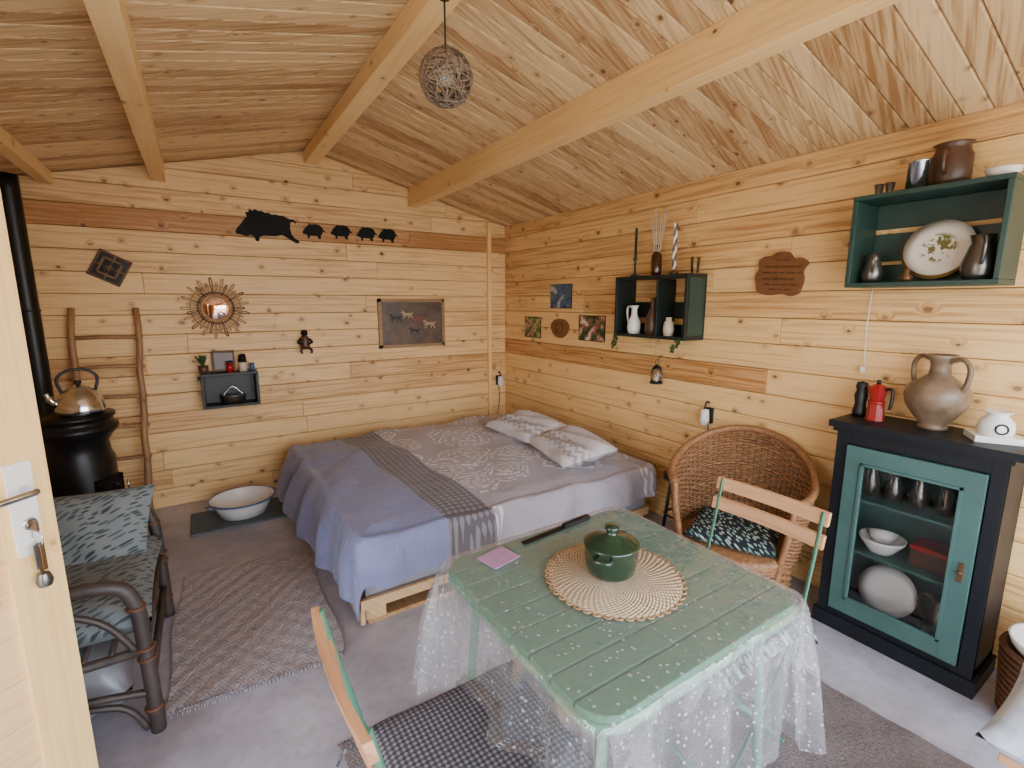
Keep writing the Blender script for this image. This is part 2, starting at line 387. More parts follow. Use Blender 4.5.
def beam(name,x,zb,w=.085):
    b=B(name); b.tint=random.uniform(.1,.4)
    zl=RZ-abs(x-w/2-RX)*SL; zr=RZ-abs(x+w/2-RX)*SL
    b.prism([(x-w/2,YN,zb),(x+w/2,YN,zb),(x+w/2,YN,zr)]+([(x,YN,RZ)] if abs(x-RX)<w/2 else [])+[(x-w/2,YN,zl)],(0,YF-YN,0),W_beam)
    b.done(bevel=.004)
beam('ridge_beam',RX,2.645,.1); beam('roof_purlin',-.15,2.385,.085); beam('roof_purlin',1.73,2.40,.09); beam('roof_purlin',-.74,2.295,.07)
b=B('trim_corner_post'); b.box(2.50,2.54,YF-.03,YF,0,2.33,W_door); b.done(bevel=.003)
b=B('ground'); gm=P('gravel_ground',C(170,164,150),.9); b.box(-30,30,-30,YN-.3,-.2,-.1,gm); b.box(-30,XL-.3,YN-.3,30,-.2,-.1,gm); b.done()  # unseen outdoor ground, added in a pale colour to bounce daylight onto the ceiling
# door
b=B('door_1'); w=.75
for z0,z1 in ((0,.1),(.9,1.02),(1.82,1.9)): b.box(.1,w-.11,-.02,.02,z0,z1,W_doorp)
b.tint=.3; b.box(0,.11,-.022,.022,0,1.9,W_door); b.box(w-.11,w,-.022,.022,0,1.9,W_door)
z=.1
while z<1.82:
    b.tint=random.uniform(0,.6); z1=min(z+.12,1.82); b.box(.1,w-.1,-.012,.012,z+.001,z1,W_doorp); z=z1
b.box(w-.09,w-.036,-.028,-.022,.90,1.14,whitec)
b.tube([(w-.06,-.03,1.07),(w-.06,-.07,1.07),(w-.075,-.078,1.07),(w-.19,-.078,1.065)],.009,steel,sub=5)
b.ring((w-.06,-.032,.98),.012,.004,steel,'Y')
b.box(w-.063,w-.057,-.06,-.03,.965,.99,brass)
b.ring((w-.06,-.05,.945),.02,.002,steel,'X',20)
for k,(dx,dz) in enumerate(((-.008,-.07),(.008,-.08),(.0,-.09))): b.box(w-.064+dx,w-.056+dx,-.053+.003*k,-.05+.003*k,.935+dz,.93,brass if k else pewter)
b.lathe([(0,0),(.014,.005),(.018,.02),(.012,.04),(0,.045)],pewter,(w-.06,-.05,.81))
ang=math.degrees(math.atan2(1.68-1.20,-.385+.95))
b.done((-.95,1.185,.02),(0,0,ang),bevel=.004)
# ================================================================ BED
b=B('bed')
for y in (2.2,2.75,3.3,3.86): b.tint=random.random(); b.box(.56,2.5,y-.045,y+.045,.0,.02,W_pal)
for x in (.6,1.5,2.44):
    b.tint=random.random(); b.box(x-.05,x+.05,2.16,3.9,.1,.12,W_pal)
    for y in (2.2,2.75,3.3,3.86): b.box(x-.05,x+.05,y-.045,y+.045,.02,.1,W_pal)
x=.56
while x<2.4: b.tint=random.random(); b.box(x,x+.09,2.16,3.9,.12,.14,W_pal); x+=.13
b.tint=.2; b.box(.52,.54,2.13,3.9,.02,.14,W_pal)
b.box(.52,2.5,2.12,2.14,.1,.15,W_pal)
b.box(.555,2.5,2.16,3.92,.14,.40,mattress)
X0,X1,Y0,Y1,TOP=.55,2.5,2.15,3.93,.455
def duv(u,v):
    p=X0-.35+u*(X1-X0+.43); q=Y0-.25+v*(Y1-Y0+.3)
    cx=min(max(p,X0),X1); cy=min(max(q,Y0),Y1); dx,dy=p-cx,q-cy; r=math.hypot(dx,dy)
    z=TOP+.010*sin(p*7+q*3)*sin(q*5)+.006*sin(p*15-q*9)+.02*math.exp(-((p-1.45)**2+(q-3)**2)*1.5)+.012*sin(p*4.3+1)*sin(q*6.1+p*3)
    x,y=cx,cy
    if r>0:
        ux,uy=dx/r,dy/r; bl=.07*(1-math.exp(-r/.05))+(.018*sin(cy*17+cx*13)+.01*sin(cy*31+cx*23+2))*min(r/.15,1)
        x+=ux*bl;y+=uy*bl; z-=max(0,r-.03)
        if dx<0: x-=.10*min(r/.3,1)*max(0,min(1,(cy-Y0)/1.2))
    else: z-=.018*(1-min(1,min(p-X0,q-Y0,X1-p)/.1))**2
    return (x,y,max(z,.06))
b.surf(duv,110,100,DUVET)
b.done(bevel=0)
for k,(x,y,rz,ry) in enumerate(((2.19,3.18,2,-9),(2.15,2.56,-12,-10))):
    b=B('pillow'); b.pillow(.43,.64,.12,PILLOW,wr=.03); b.done((x,y,.54),(0,ry,rz))
b=B('bedside_stool'); b.cyl((0,0,.40),.115,.03,black)
for a in range(4): b.tube([(.06*cos(a*pi/2+.7),.06*sin(a*pi/2+.7),.4),(.1*cos(a*pi/2+.7),.1*sin(a*pi/2+.7),0)],.012,black)
b.ring((0,0,.15),.085,.008,black); b.done((2.58,1.93,0))
# ================================================================ TABLE
TX,TY=.962,.94
b=B('garden_table'); tx0,tx1,ty0,ty1=-.385,.385,-.362,.362; rc=.08; n=9; sw=(ty1-ty0)/n
def xe(y):
    d=max(0,abs(y)-(ty1-rc)); return tx1-rc+math.sqrt(max(0,rc*rc-d*d))
for k in range(n):
    a=ty0+k*sw+.003; c=ty0+(k+1)*sw-.003
    ys=[a+(c-a)*j/6 for j in range(7)]
    b.prism([(xe(y),y,.715) for y in ys]+[(-xe(y),y,.715) for y in ys[::-1]],(0,0,.022),greenmet)
pts=[]
for k in range(64):
    a=2*pi*k/64; cx=(tx1-rc)*(1 if cos(a)>0 else -1); cy=(ty1-rc)*(1 if sin(a)>0 else -1); pts.append((cx+rc*.95*cos(a),cy+rc*.95*sin(a),.708))
b.tube(pts,.014,greenmet,closed=True)
b.tube([(-.33,0,.7),(.33,0,.7)],.012,greenleg)
for sx in (-1,1):
    for sy in (-1,1): b.tube([(sx*.30,sy*.28,.71),(sx*.315,sy*.295,.4),(sx*.335,sy*.315,0)],.014,greenleg,sub=4,seg=12)
    b.tube([(sx*.315,-.29,.62),(sx*.315,.29,.62)],.01,greenleg)
b.done((TX,TY,0),bevel=.003)
b=B('plastic_tablecloth')
def sst(t): t=max(0,min(1,t)); return t*t*(3-2*t)
def clo(u,v):
    hx,hy,R=.395,.372,.05; ov=.43
    p=-hx-ov+u*(2*hx+2*ov); q=-hy-ov+v*(2*hy+2*ov)
    cx=min(max(p,-hx+R),hx-R); cy=min(max(q,-hy+R),hy-R); dx,dy=p-cx,q-cy; r=math.hypot(dx,dy)
    x,y,z=p,q,.7415
    if r>R:
        ux,uy=dx/r,dy/r; rr=r-R; co=abs(ux*uy)*2
        rr=min(rr,ov*1.12)
        f=min(rr/.2,1); th=math.atan2(uy,ux)
        bl=R+.012*(1-math.exp(-rr/.02))+f*(.020*sin(cx*26+cy*30)+.014*sin(cx*47-cy*41+1)) +co*rr*.16 + f*(.028*sin(th*12)+.012*sin(th*25))*co
        x=cx+ux*bl;y=cy+uy*bl;z=.7415-rr*.97
        if abs(dx)>R*.8:      # cloth bunching on the seat cushions pushed under the table
            wgt=sst((y+.30)/.05)*sst((.18-y)/.05)
            sp=.512-z
            if sp>0:
                x+=(1 if dx>0 else -1)*sp*.22*wgt; z+=wgt*(sp+.006*abs(sin(sp*60)))
    return (x,y,z)
b.surf(clo,180,180,CLOTH); b.done((TX,TY,0))
b=B('woven_placemat'); b.lathe([(0,0),(.19,0),(.195,.004),(.19,.009),(0,.009)],TRIVET,seg=48)
for k in range(44):
    a=2*pi*k/44; b.ring((.192*cos(a),.192*sin(a),.005),.011,.003,rope,'Z',8,4)
b.done((.965,.935,.7425))
b=B('green_casserole_pot')
b.lathe([(0,0),(.06,0),(.072,.012),(.079,.045),(.078,.085),(.082,.088),(.082,.095),(.076,.097),(.05,.112),(.018,.12),(.014,.13),(.022,.138),(.02,.146),(0,.148)],darkgreen,seg=36)
for s in (-1,1): b.tube([(s*.076,-.025,.075),(s*.1,-.018,.078),(s*.1,.018,.078),(s*.076,.025,.075)],.007,darkgreen,sub=5)
b.done((.97,.955,.752),(0,0,30))
b=B('table_knife'); b.box(-.17,.02,-.012,.012,0,.004,iron); b.box(.02,.15,-.011,.011,0,.014,black); b.done((1.02,1.262,.7435),(0,0,5),bevel=.002)
b=B('lilac_card'); b.box(-.055,.055,-.045,.045,0,.004,lilac); b.done((.735,1.215,.7435),(0,0,12),bevel=.002)
# ================================================================ FOLDING CHAIRS
def fchair(loc,rz,cush):
    b=B('folding_chair')
    for s in (-1,1):
        y=s*.185
        b.tube([(-.29,y,.86),(-.235,y,.62),(-.16,y,.42),(.20,y,.0)],.010,greenleg,sub=4,flat=.6)
        b.tube([(.2,y*.9,.43),(-.22,y*.9,.0)],.011,greenleg,flat=.6)
        b.tube([(-.2,y*.9,.42),(.21,y*.9,.42)],.009,greenleg)
    for x in (-.19,.17): b.tube([(x,-.185,.03 if x<0 else .04),(x,.185,.03 if x<0 else .04)],.008,greenleg)
    for k in range(7): b.tint=random.random(); b.box(-.19+k*.058,-.145+k*.058,-.19,.19,.43,.442,W_slat)
    for z,x in ((.835,-.292),(.76,-.271)):
        b.tint=random.random()
        pts=[(x-.004+.014*(1-(t/5)**2)*-1,t*.041,z-.02) for t in range(-5,6)]
        b.prism(pts+[(p[0]+.018,p[1],p[2]) for p in pts[::-1]],(-.010,0,.045),W_slat)
    if cush:
        b.at(.02,0,.468); b.pillow(.46,.44,.07,cush,n=30,pw=8)
        b.at()
        for s in (-1,1): b.tube([(-.18,s*.19,.46),(-.25,s*.205,.45),(-.27,s*.22,.4)],.004,cush,sub=3)
    b.done(loc,(0,0,rz),bevel=.002)
fchair((.46,.88,0),0,TUFT); fchair((1.40,.885,0),180,FLORAL)
# ================================================================ WICKER ARMCHAIR
b=B('wicker_armchair')
def wr(th,f):
    top=.60+.22*(.5+.5*cos(min(abs(th)/2.15,1)*pi))
    z=.25+(top-.25)*f; R=.28+.05*f**.8+.02*cos(th)
    return R,z
def wp(th,f,o=0):
    R,z=wr(th,f); return Vector((-(R+o)*cos(th),(R+o)*1.05*sin(th),z))
TM=2.15; NS=46
for k in range(NS+1):
    th=-TM+2*TM*k/NS; b.tube([wp(th,f/6) for f in range(7)],.0045,wickd,seg=5)
for j in range(34):
    f=(j+.5)/34; pts=[]
    for k in range(NS*2+1):
        th=-TM+TM*k/NS; o=.006*cos(pi*(k/2+j)) if k%2==0 else 0
        pts.append(wp(th,f,o))
    b.tube(pts,.0052 if j%7 else .008,wicker,seg=5)
b.tube([wp(-TM+2*TM*k/40,1.0) for k in range(41)],.019,wicker,seg=10)
for s in (-1,1):
    e=wp(s*TM,1.0); b.tube([e,wp(s*TM,.6)+Vector((.02,0,0)),wp(s*TM,0)+Vector((.01,0,0)),(.2,s*.22,.02)],.016,wicker,sub=5)
b.lathe([(.0,.295),(.27,.295),(.29,.28),(.28,.24)],wicker,seg=40,smooth=True)
for j in range(11):
    z=.27-j*.018; pts=[]
    for k in range(88): a=2*pi*k/88; r=.275+.005*cos(pi*(k/2+j))*(1-k%2); pts.append((r*cos(a),r*sin(a),z))
    b.tube(pts,.009,wicker,seg=5,closed=True)
for k in range(4):
    a=pi/4+k*pi/2; b.tube([(.25*cos(a),.25*sin(a),.28),(.27*cos(a),.27*sin(a),0)],.017,wickd,seg=10)
b.ring((0,0,.06),.262,.01,wickd)
b.at(.0,0,.335); b.pillow(.44,.44,.08,FLORAL,pw=4); b.at()
b.done((2.335,1.39,0),(0,0,203))
# ================================================================ RATTAN ARMCHAIR (left)
b=B('rattan_armchair'); r=.019
for s in (-1,1):
    y=s*.39
    b.tube([(.30,y,0),(.295,y,.3),(.28,y,.52),(.2,y,.60),(-.1,y,.61),(-.3,y,.66)],r*1.25,rattan,sub=6,seg=10)
    b.tube([(-.28,y,0),(-.28,y,.4),(-.33,y*.96,.86)],r*1.1,rattan,sub=6,seg=10)
    b.tube([(.29,y,.16),(.1,y,.2),(-.12,y,.2),(-.28,y,.16)],r*.7,rattan,sub=5)
    b.tube([(.29,y,.33),(-.28,y,.33)],r*.9,rattan)
    b.tube([(.27,y,.33),(.18,y,.48),(.0,y,.58)],r*.6,rattan,sub=5)
    b.tube([(.27,y,.02),(.2,y,.14),(.0,y,.18),(-.18,y,.14),(-.26,y,.02)],r*.6,rattan,sub=5)
    for z in (.1,.3,.34,.5):
        b.ring((.296 if z<.4 else .283,y,z),r*1.3,.006,wickd)
for z in (.16,.33): b.tube([(.292,-.39,z),(.292,.39,z)],r*.8,rattan)
b.tube([(-.33,-.375,.86),(-.37,0,.89),(-.33,.375,.86)],r,rattan,sub=6)
for k in range(9): y=-.32+k*.08; b.tube([(-.28,y,.35),(-.34,y,.87)],.009,rattan)
for k in range(8): x=-.25+k*.075; b.tube([(x,-.39,.345),(x,.39,.345)],.010,rattan)
b.at(0.02,0,.42); b.pillow(.6,.74,.15,LEAFY,pw=7)
b.at(-.2,-.02,.62,0,68,0); b.pillow(.46,.7,.13,LEAFY,pw=5)
b.at(.03,.24,.56,50,0,-10); b.pillow(.54,.40,.16,LEAFY,pw=3,wr=.02)
b.at(); b.done((-.56,2.38,0))
b=B('storage_bag'); b.at(0,0,.145); b.pillow(.42,.56,.28,plastic_g,pw=4,wr=.03); b.at(); b.done((-.54,2.34,.0))
# ================================================================ STOVE + KETTLE
b=B('wood_stove')
b.lathe([(0,.03),(.16,.03),(.165,.06),(.165,.66),(.15,.70),(.145,.76),(.17,.80),(.19,.82),(.2,.84),(.2,.86),(.18,.87),(.175,.90),(.19,.905),(.19,.925),(0,.93)],iron,seg=40)
for a in range(3): b.tube([(.12*cos(a*2.1),.12*sin(a*2.1),.05),(.16*cos(a*2.1),.16*sin(a*2.1),0)],.015,iron)
b.M=Euler((0,0,-.6)).to_matrix().to_4x4(); b.box(.14,.175,-.08,.08,.35,.56,iron); b.box(.174,.179,-.06,.06,.38,.53,glass); b.tube([(.18,.07,.45),(.21,.07,.45),(.21,.07,.52)],.006,steel); b.M=Matrix.Identity(4)
b.tube([(-.1,.08,.7),(-.18,.30,.74),(-.20,.42,.85),(-.2,.44,1.05),(-.2,.44,1.7),(-.2,.44,2.27)],.052,iron,seg=18,sub=5)
b.ring((-.2,.44,1.5),.053,.006,iron)
b.done((-.65,3.56,0))
b=B('steel_kettle')
b.lathe([(0,0),(.10,0),(.11,.015),(.11,.035),(.095,.09),(.07,.13),(.05,.145),(.05,.15),(.03,.158),(.0,.16)],steel,seg=36)
b.lathe([(0,0),(.008,0),(.008,.01),(.018,.018),(.016,.03),(0,.033)],black,(0,0,.158))
b.tube([(.085,0,.06),(.115,0,.085),(.135,0,.13)],[.022,.018,.012],steel,sub=6,seg=12)
b.tube([(.07,0,.125),(.085,0,.2),(.04,0,.245),(-.04,0,.245),(-.085,0,.2),(-.07,0,.125)],.008,black,sub=6)
b.done((-.60,3.53,.931),(0,0,195))
# ================================================================ LADDER
b=B('branch_ladder')
def lp(x,z): return Vector((x,4.29-.17*(1-z/1.5)+.006*sin(z*8+x*9),z))
for x0,x1 in ((-.765,-.71),(-.42,-.36)):
    b.tint=random.random(); b.tube([lp(x0+(x1-x0)*k/10+.006*sin(k*2.1+x0*9),.01+1.5*k/10) for k in range(11)],[.023,.021,.02,.019],W_branch,seg=10)
for z in (.25,.47,.69,.9,1.11,1.31,): 
    b.tint=random.random(); b.tube([lp(-.775+.04*z,z),lp(-.57,z+.006),lp(-.385+.03*z,z-.004)],.013,W_branch,seg=8)
b.done()
# ================================================================ BASIN + MAT
b=B('foam_mat'); b.box(-.33,.33,-.2,.2,0,.015,greymat); b.done((.15,3.87,0),bevel=.006)
b=B('enamel_basin'); b.lathe([(0,0),(.12,0),(.15,.01),(.185,.09),(.195,.125),(.21,.13),(.215,.127),(.211,.122)],whitec,seg=44); b.lathe([(0,.008),(.115,.008),(.143,.02),(.177,.09),(.19,.125)],whitec,seg=44)
b.ring((0,0,.127),.213,.006,blueen,n=48)
for s in (-1,1): b.tube([(s*.19,-.04,.11),(s*.235,-.03,.115),(s*.235,.03,.115),(s*.19,.04,.11)],.005,blueen,sub=5)
b.done((.15,3.87,.016),(0,0,20))
# ================================================================ RUGS
def rug(name,x,y,w,d,rz,m):
    b=B(name)
    def fn(u,v): return ((u-.5)*w+.012*sin(v*9)*(1 if u in (0,1) else .2),(v-.5)*d+.01*sin(u*8),.014+.003*sin(u*40)*sin(v*60)+.004*sin(u*7+v*5))
    b.surf(fn,60,80,m)
    b.box(-w/2+.01,w/2-.01,-d/2+.01,d/2-.01,0,.008,m)
    for k in range(int(w/.012)):
        for s in (-1,1): xx=-w/2+k*.012; b.tube([(xx,s*d/2-.005*s,.012),(xx+random.uniform(-.006,.006),s*(d/2+.018),.003)],.0025,m,seg=4)
    b.done((x,y,.001),(0,0,rz))
rug('cotton_rug',.10,2.56,.66,1.08,-2,RUG); rug('floor_rug',1.15,.72,1.75,1.65,0,RUG2)
# ================================================================ CABINET
b=B('display_cabinet'); x0,x1,y0,y1=2.44,2.715,.42,.99
b.box(x0-.03,x1,y0-.04,y1+.03,.985,1.015,navy); b.box(x0-.015,x1,y0-.015,y1+.015,.965,.985,navy)
b.box(x0,x1,y0,y0+.02,.06,.965,navy); b.box(x0,x1,y1-.02,y1,.06,.965,navy); b.box(x1-.012,x1,y0,y1,.06,.965,teal)
b.box(x0,x1,y0,y1,.06,.10,navy); b.box(x0-.015,x1,y0-.015,y1+.015,0,.07,navy)
for z in (.40,.65): b.box(x0+.02,x1-.01,y0+.02,y1-.02,z,z+.014,teal)
b.box(x0-.001,x0+.02,y0,y1,.915,.965,navy)
b.box(x0-.002,x0+.02,y0,y0+.045,.06,.965,navy); b.box(x0-.002,x0+.02,y1-.045,y1,.06,.965,navy)
dy0,dy1,dz0,dz1=y0+.05,y1-.05,.105,.91
b.box(x0-.014,x0+.006,dy0,dy0+.06,dz0,dz1,teal); b.box(x0-.014,x0+.006,dy1-.06,dy1,dz0,dz1,teal)
b.box(x0-.014,x0+.006,dy0+.06,dy1-.06,dz0,dz0+.07,teal); b.box(x0-.014,x0+.006,dy0+.06,dy1-.06,dz1-.07,dz1,teal)
for (a,c,d,e) in ((dy0+.06,dy0+.072,dz0+.07,dz1-.07),(dy1-.072,dy1-.06,dz0+.07,dz1-.07),(dy0+.06,dy1-.06,dz0+.07,dz0+.082),(dy0+.06,dy1-.06,dz1-.082,dz1-.07)): b.box(x0-.02,x0,a,c,d,e,teal)
b.box(x0-.004,x0-.002,dy0+.06,dy1-.06,dz0+.07,dz1-.07,glass)
b.tube([(x0-.014,dy0+.03,.5),(x0-.03,dy0+.03,.5)],.008,brass); b.box(x0-.018,x0-.014,dy0+.022,dy0+.038,.46,.54,brass)
b.done(bevel=.003)
def jug(name,loc,m,h=.13,r=.045,hd=True,rz=0):
    b=B(name); b.lathe([(0,0),(r*.75,0),(r*.95,h*.12),(r,h*.35),(r*.7,h*.7),(r*.55,h*.82),(r*.72,h),(r*.64,h*.99),(r*.45,h*.82),(0,h*.6)],m,seg=24)
    if hd: b.tube([(r*.6,0,h*.92),(r*1.25,0,h*.95),(r*1.5,0,h*.65),(r*.95,0,h*.35)],r*.11,m,sub=5)
    b.done(loc,(0,0,rz))
for k,y in enumerate((.88,.79,.70,.61,.53)): jug('pewter_jug',(2.57,y,.665),pewter,.14-.015*(k%2),.034,True,180)
b=B('white_bowl'); b.lathe([(0,0),(.04,0),(.05,.01),(.085,.06),(.09,.075),(.082,.072),(.045,.02),(0,.015)],whitec); b.at(0,0,.04,0,35,20); b.lathe([(0,0),(.03,0),(.06,.05),(.056,.05),(0,.01)],whitec); b.at(); b.done((2.54,.8,.415))
b=B('red_tin_box'); b.box(-.06,.06,-.09,.09,0,.09,brownc); b.box(-.063,.063,-.093,.093,.075,.095,redm); b.done((2.58,.6,.415),bevel=.004)
b=B('dinner_plate'); b.lathe([(0,0),(.07,0),(.11,.012),(.115,.016),(.07,.008),(0,.006)],whitec,seg=40); b.done((2.60,.77,.212),(0,-70,0))
jug('blue_pitcher',(2.56,.57,.101),pewter,.2,.05,True,90)
b=B('stoneware_amphora')
b.lathe([(0,0),(.05,0),(.052,.012),(.045,.02),(.07,.05),(.102,.10),(.112,.145),(.10,.185),(.06,.215),(.038,.235),(.034,.27),(.042,.30),(.056,.315),(.05,.318),(.03,.29),(0,.27)],stone,seg=36)
for s in (-1,1): b.tube([(s*.035,0,.29),(s*.085,0,.305),(s*.115,0,.27),(s*.112,0,.21),(s*.095,0,.175)],.010,stone,sub=6)
b.done((2.60,.70,1.016),(0,0,65))
b=B('moka_pot'); b.lathe([(0,0),(.038,0),(.036,.005),(.031,.075),(.033,.08),(.033,.088)],redm,seg=8,smooth=False); b.lathe([(.033,.088),(.027,.092),(.038,.15),(.034,.155),(.01,.168),(0,.168)],redm,seg=8,smooth=False)
b.lathe([(0,0),(.008,0),(.009,.015),(0,.018)],black,(0,0,.168)); b.tube([(.036,0,.145),(.065,0,.15),(.068,0,.1),(.062,0,.06)],.007,black,sub=4); b.tube([(-.035,0,.12),(-.05,0,.15)],[.012,.006],redm)
b.done((2.57,.90,1.016),(0,0,-110))
b=B('pepper_grinder'); b.lathe([(0,0),(.028,0),(.03,.02),(.022,.06),(.028,.1),(.02,.125),(.026,.14),(.022,.16),(0,.168)],black); b.done((2.60,.975,1.016))
b=B('white_oil_burner')
b.box(-.06,.06,-.075,.075,0,.025,whitec); b.lathe([(0,.025),(.05,.025),(.056,.05),(.05,.08),(.035,.095),(.03,.105),(.045,.115),(.04,.118),(0,.105)],whitec)
b.ring((-.052,0,.055),.018,.004,black,'X',20); b.done((2.57,.50,1.016),(0,0,30),bevel=.003)
b=B('hanging_cord'); b.tube([(0,0,0),(.0,.004,-.2),(0,-.004,-.38)],.0022,string,seg=5,sub=4); b.box(-.004,.004,-.01,.01,-.41,-.38,whitec); b.done((2.70,1.02,1.62))
# ================================================================ SHELVES on right wall
def crate(name,x0,x1,y0,y1,z0,z1,m,t=.02):
    b=B(name); b.box(x0,x1,y0,y1,z0,z0+t,m); b.box(x0,x1,y0,y1,z1-t,z1,m); b.box(x0,x1,y0,y0+t,z0+t,z1-t,m); b.box(x0,x1,y1-t,y1,z0+t,z1-t,m)
    return b
b=crate('wall_shelf_teal',2.50,XR-.002,.545,1.06,1.615,2.01,tealsh); b.box(XR-.012,XR-.002,.565,1.04,1.635,1.72,tealsh);b.box(XR-.012,XR-.002,.565,1.04,1.735,1.86,tealsh);b.box(XR-.012,XR-.002,.565,1.04,1.88,1.99,tealsh)
b.done(bevel=.003)
b=crate('wall_shelf_green',2.525,XR-.002,1.93,2.54,1.31,1.725,dkgreen); b.box(XR-.012,XR-.002,1.95,2.52,1.33,1.40,dkgreen); b.box(XR-.012,XR-.002,1.95,2.52,1.44,1.55,dkgreen); b.box(2.53,2.71,2.16,2.175,1.33,1.70,dkgreen)
b.box(2.55,2.69,1.926,1.93,1.34,1.70,tealsh); b.done(bevel=.002)
m,nt,bs=newmat('deer_plate_print'); o=objco(nt); s=sep(nt,o); r=mth(nt,'SQRT',mth(nt,'ADD',mth(nt,'POWER',mth(nt,'ADD',s[0],-.01),2),mth(nt,'POWER',s[1],2)))
f=mth(nt,'MULTIPLY',mth(nt,'SUBTRACT',1,sm(nt,r,.05,.07)),sm(nt,noise(nt,o,46,4),.5,.58)); pc=mix(nt,noise(nt,o,30,1),C(150,110,60),C(90,110,60)); col=mix(nt,f,C(234,230,220),pc); nt.links.new(mix(nt,mth(nt,'GREATER_THAN',r,.119),col,C(150,120,60)),bs.inputs['Base Color']); bs.inputs['Roughness'].default_value=.2
b=B('decorative_plate'); b.lathe([(0,0),(.075,0),(.115,.012),(.125,.018),(.08,.01),(0,.007)],m,seg=44); b.done((2.655,.78,1.765),(0,-78,0))
jug('pewter_jug',(2.58,.985,1.636),pewter,.13,.04,True,200); jug('pewter_jug',(2.57,.625,1.636),pewter,.17,.055,True,200)
b=B('small_ornament'); b.lathe([(0,0),(.022,0),(.024,.02),(.01,.035),(.016,.05),(0,.06)],brass); b.done((2.56,.85,1.636))
b=B('brown_stoneware_pot'); b.lathe([(0,0),(.06,0),(.068,.03),(.068,.12),(.056,.145),(.056,.16),(.066,.17),(.06,.172),(.046,.16),(0,.14)],brownc,seg=32); b.tube([(-.066,0,.12),(-.09,0,.13),(-.09,0,.07),(-.068,0,.05)],.008,brownc,sub=4); b.done((2.64,.775,2.012))
b=B('steel_canister'); b.lathe([(0,0),(.038,0),(.038,.10),(.041,.102),(.041,.108),(0,.112)],steel); b.done((2.545,.85,2.012))
for y in (.99,.95): 
    b=B('pewter_cup'); b.lathe([(0,0),(.016,0),(.012,.01),(.019,.045),(.016,.045),(0,.012)],pewter); b.done((2.56,y,2.012))
b=B('white_dish'); b.lathe([(0,0),(.04,0),(.055,.03),(.05,.032),(0,.01)],whitec); b.done((2.58,.60,2.012))
b=B('candlestick'); b.lathe([(0,0),(.035,0),(.03,.01),(.008,.02),(.008,.11),(.02,.12),(.012,.13),(.010,.13),(.009,.33),(0,.335)],tealsh); b.done((2.62,2.45,1.727))
b=B('reed_diffuser'); b.lathe([(0,0),(.032,0),(.035,.02),(.034,.13),(.014,.16),(.014,.2),(.017,.2),(.0,.195)],amber)
for k in range(9): a=k*.7; b.tube([(0,0,.05),(.055*cos(a),.055*sin(a),.41+.02*sin(k*3))],.0028,cream,seg=5)
b.done((2.62,2.26,1.727))
b=B('twisted_candle'); b.lathe([(0,0),(.03,0),(.03,.012),(.012,.02),(.012,.03)],brass)
for s in range(2): b.tube([(.007*cos(t*.8+s*pi),.007*sin(t*.8+s*pi),.03+t*.012) for t in range(25)],.008,(whitec if s else pewter),seg=7)
b.done((2.60,2.10,1.727))
b=B('drinking_glass'); b.lathe([(0,0),(.024,0),(.03,.1),(.028,.1),(.022,.006),(0,.006)],glass); b.done((2.64,1.97,1.727))
b=B('white_pitcher'); b.lathe([(0,0),(.04,0),(.048,.04),(.044,.08),(.022,.13),(.02,.17),(.03,.195),(.026,.195),(0,.17)],whitec); b.tube([(0,.02,.185),(0,.065,.18),(0,.06,.1),(0,.042,.07)],.007,whitec,sub=5); b.done((2.58,2.40,1.331))
b=B('stoneware_bottle'); b.lathe([(0,0),(.045,0),(.048,.04),(.045,.12),(.018,.18),(.016,.24),(.022,.245),(.0,.25)],brownc); b.done((2.58,2.235,1.331))
b=B('cream_jar'); b.lathe([(0,0),(.03,0),(.036,.04),(.03,.09),(.018,.1),(.02,.12),(0,.12)],cream); b.done((2.58,2.10,1.331))
b=B('ivy_garland')
for (yy,zz) in ((2.5,1.30),(2.52,1.26),(2.54,1.24),(1.97,1.30),(1.99,1.27),(2.01,1.25),(2.52,1.29)):
    for k in range(5):
        a=random.uniform(0,6.28); d=.028; c=Vector((2.515,yy,zz)); u=Vector((random.uniform(-.3,.1),cos(a),sin(a))).normalized()*d; w=Vector((0,-sin(a),cos(a)))*.012
        b.add([c,c+u*.5+w,c+u,c+u*.5-w],[(0,1,2,3)],leaf)
b.tube([(2.518,1.96,1.315),(2.515,1.98,1.28),(2.515,2.02,1.24)],.0025,leaf,sub=5,seg=5); b.tube([(2.518,2.49,1.315),(2.515,2.52,1.28),(2.515,2.55,1.24)],.0025,leaf,sub=5,seg=5); b.done()
def photo(x,y,z,w,h,m,name='photo_print',rx=0):
    b=B(name); b.box(-.003,0,-w/2,w/2,-h/2,h/2,m); b.box(-.001,.001,-w/2-.006,w/2+.006,-h/2-.006,h/2+.006,silh); b.done((x,y,z),(rx,0,0))
photo(XR-.003,3.40,1.60,.29,.20,PH1); photo(XR-.003,3.83,1.31,.26,.19,PH2); photo(XR-.003,2.99,1.335,.31,.2,PH3)
def slicepts(w,h,n,f): return [(w/2*cos(a)*(1+f(a)),h/2*sin(a)*(1+f(a))) for a in [2*pi*k/n for k in range(n)]]
b=B('oval_wood_plaque'); b.prism([(0,p,q) for p,q in slicepts(.25,.17,30,lambda a:.04*sin(3*a))],(-.015,0,0),W_slice); b.ring((-.016,0,0),.05,.004,brownc,'X'); b.done((XR-.002,3.40,1.32),bevel=.004)
b=B('engraved_wood_sign')
ctl=[(-.11,-.10),(-.125,-.03),(-.115,.02),(-.135,.06),(-.10,.085),(-.06,.085),(-.03,.115),(.02,.12),(.06,.10),(.10,.095),(.13,.07),(.125,.03),(.14,-.01),(.13,-.06),(.115,-.10),(.05,-.115),(-.02,-.105),(-.07,-.115)]
cp=catmull([(0,p,q) for p,q in ctl]+[(0,)+ctl[0]],4)[:-1]
b.prism(cp,(-.022,0,0),W_slice)
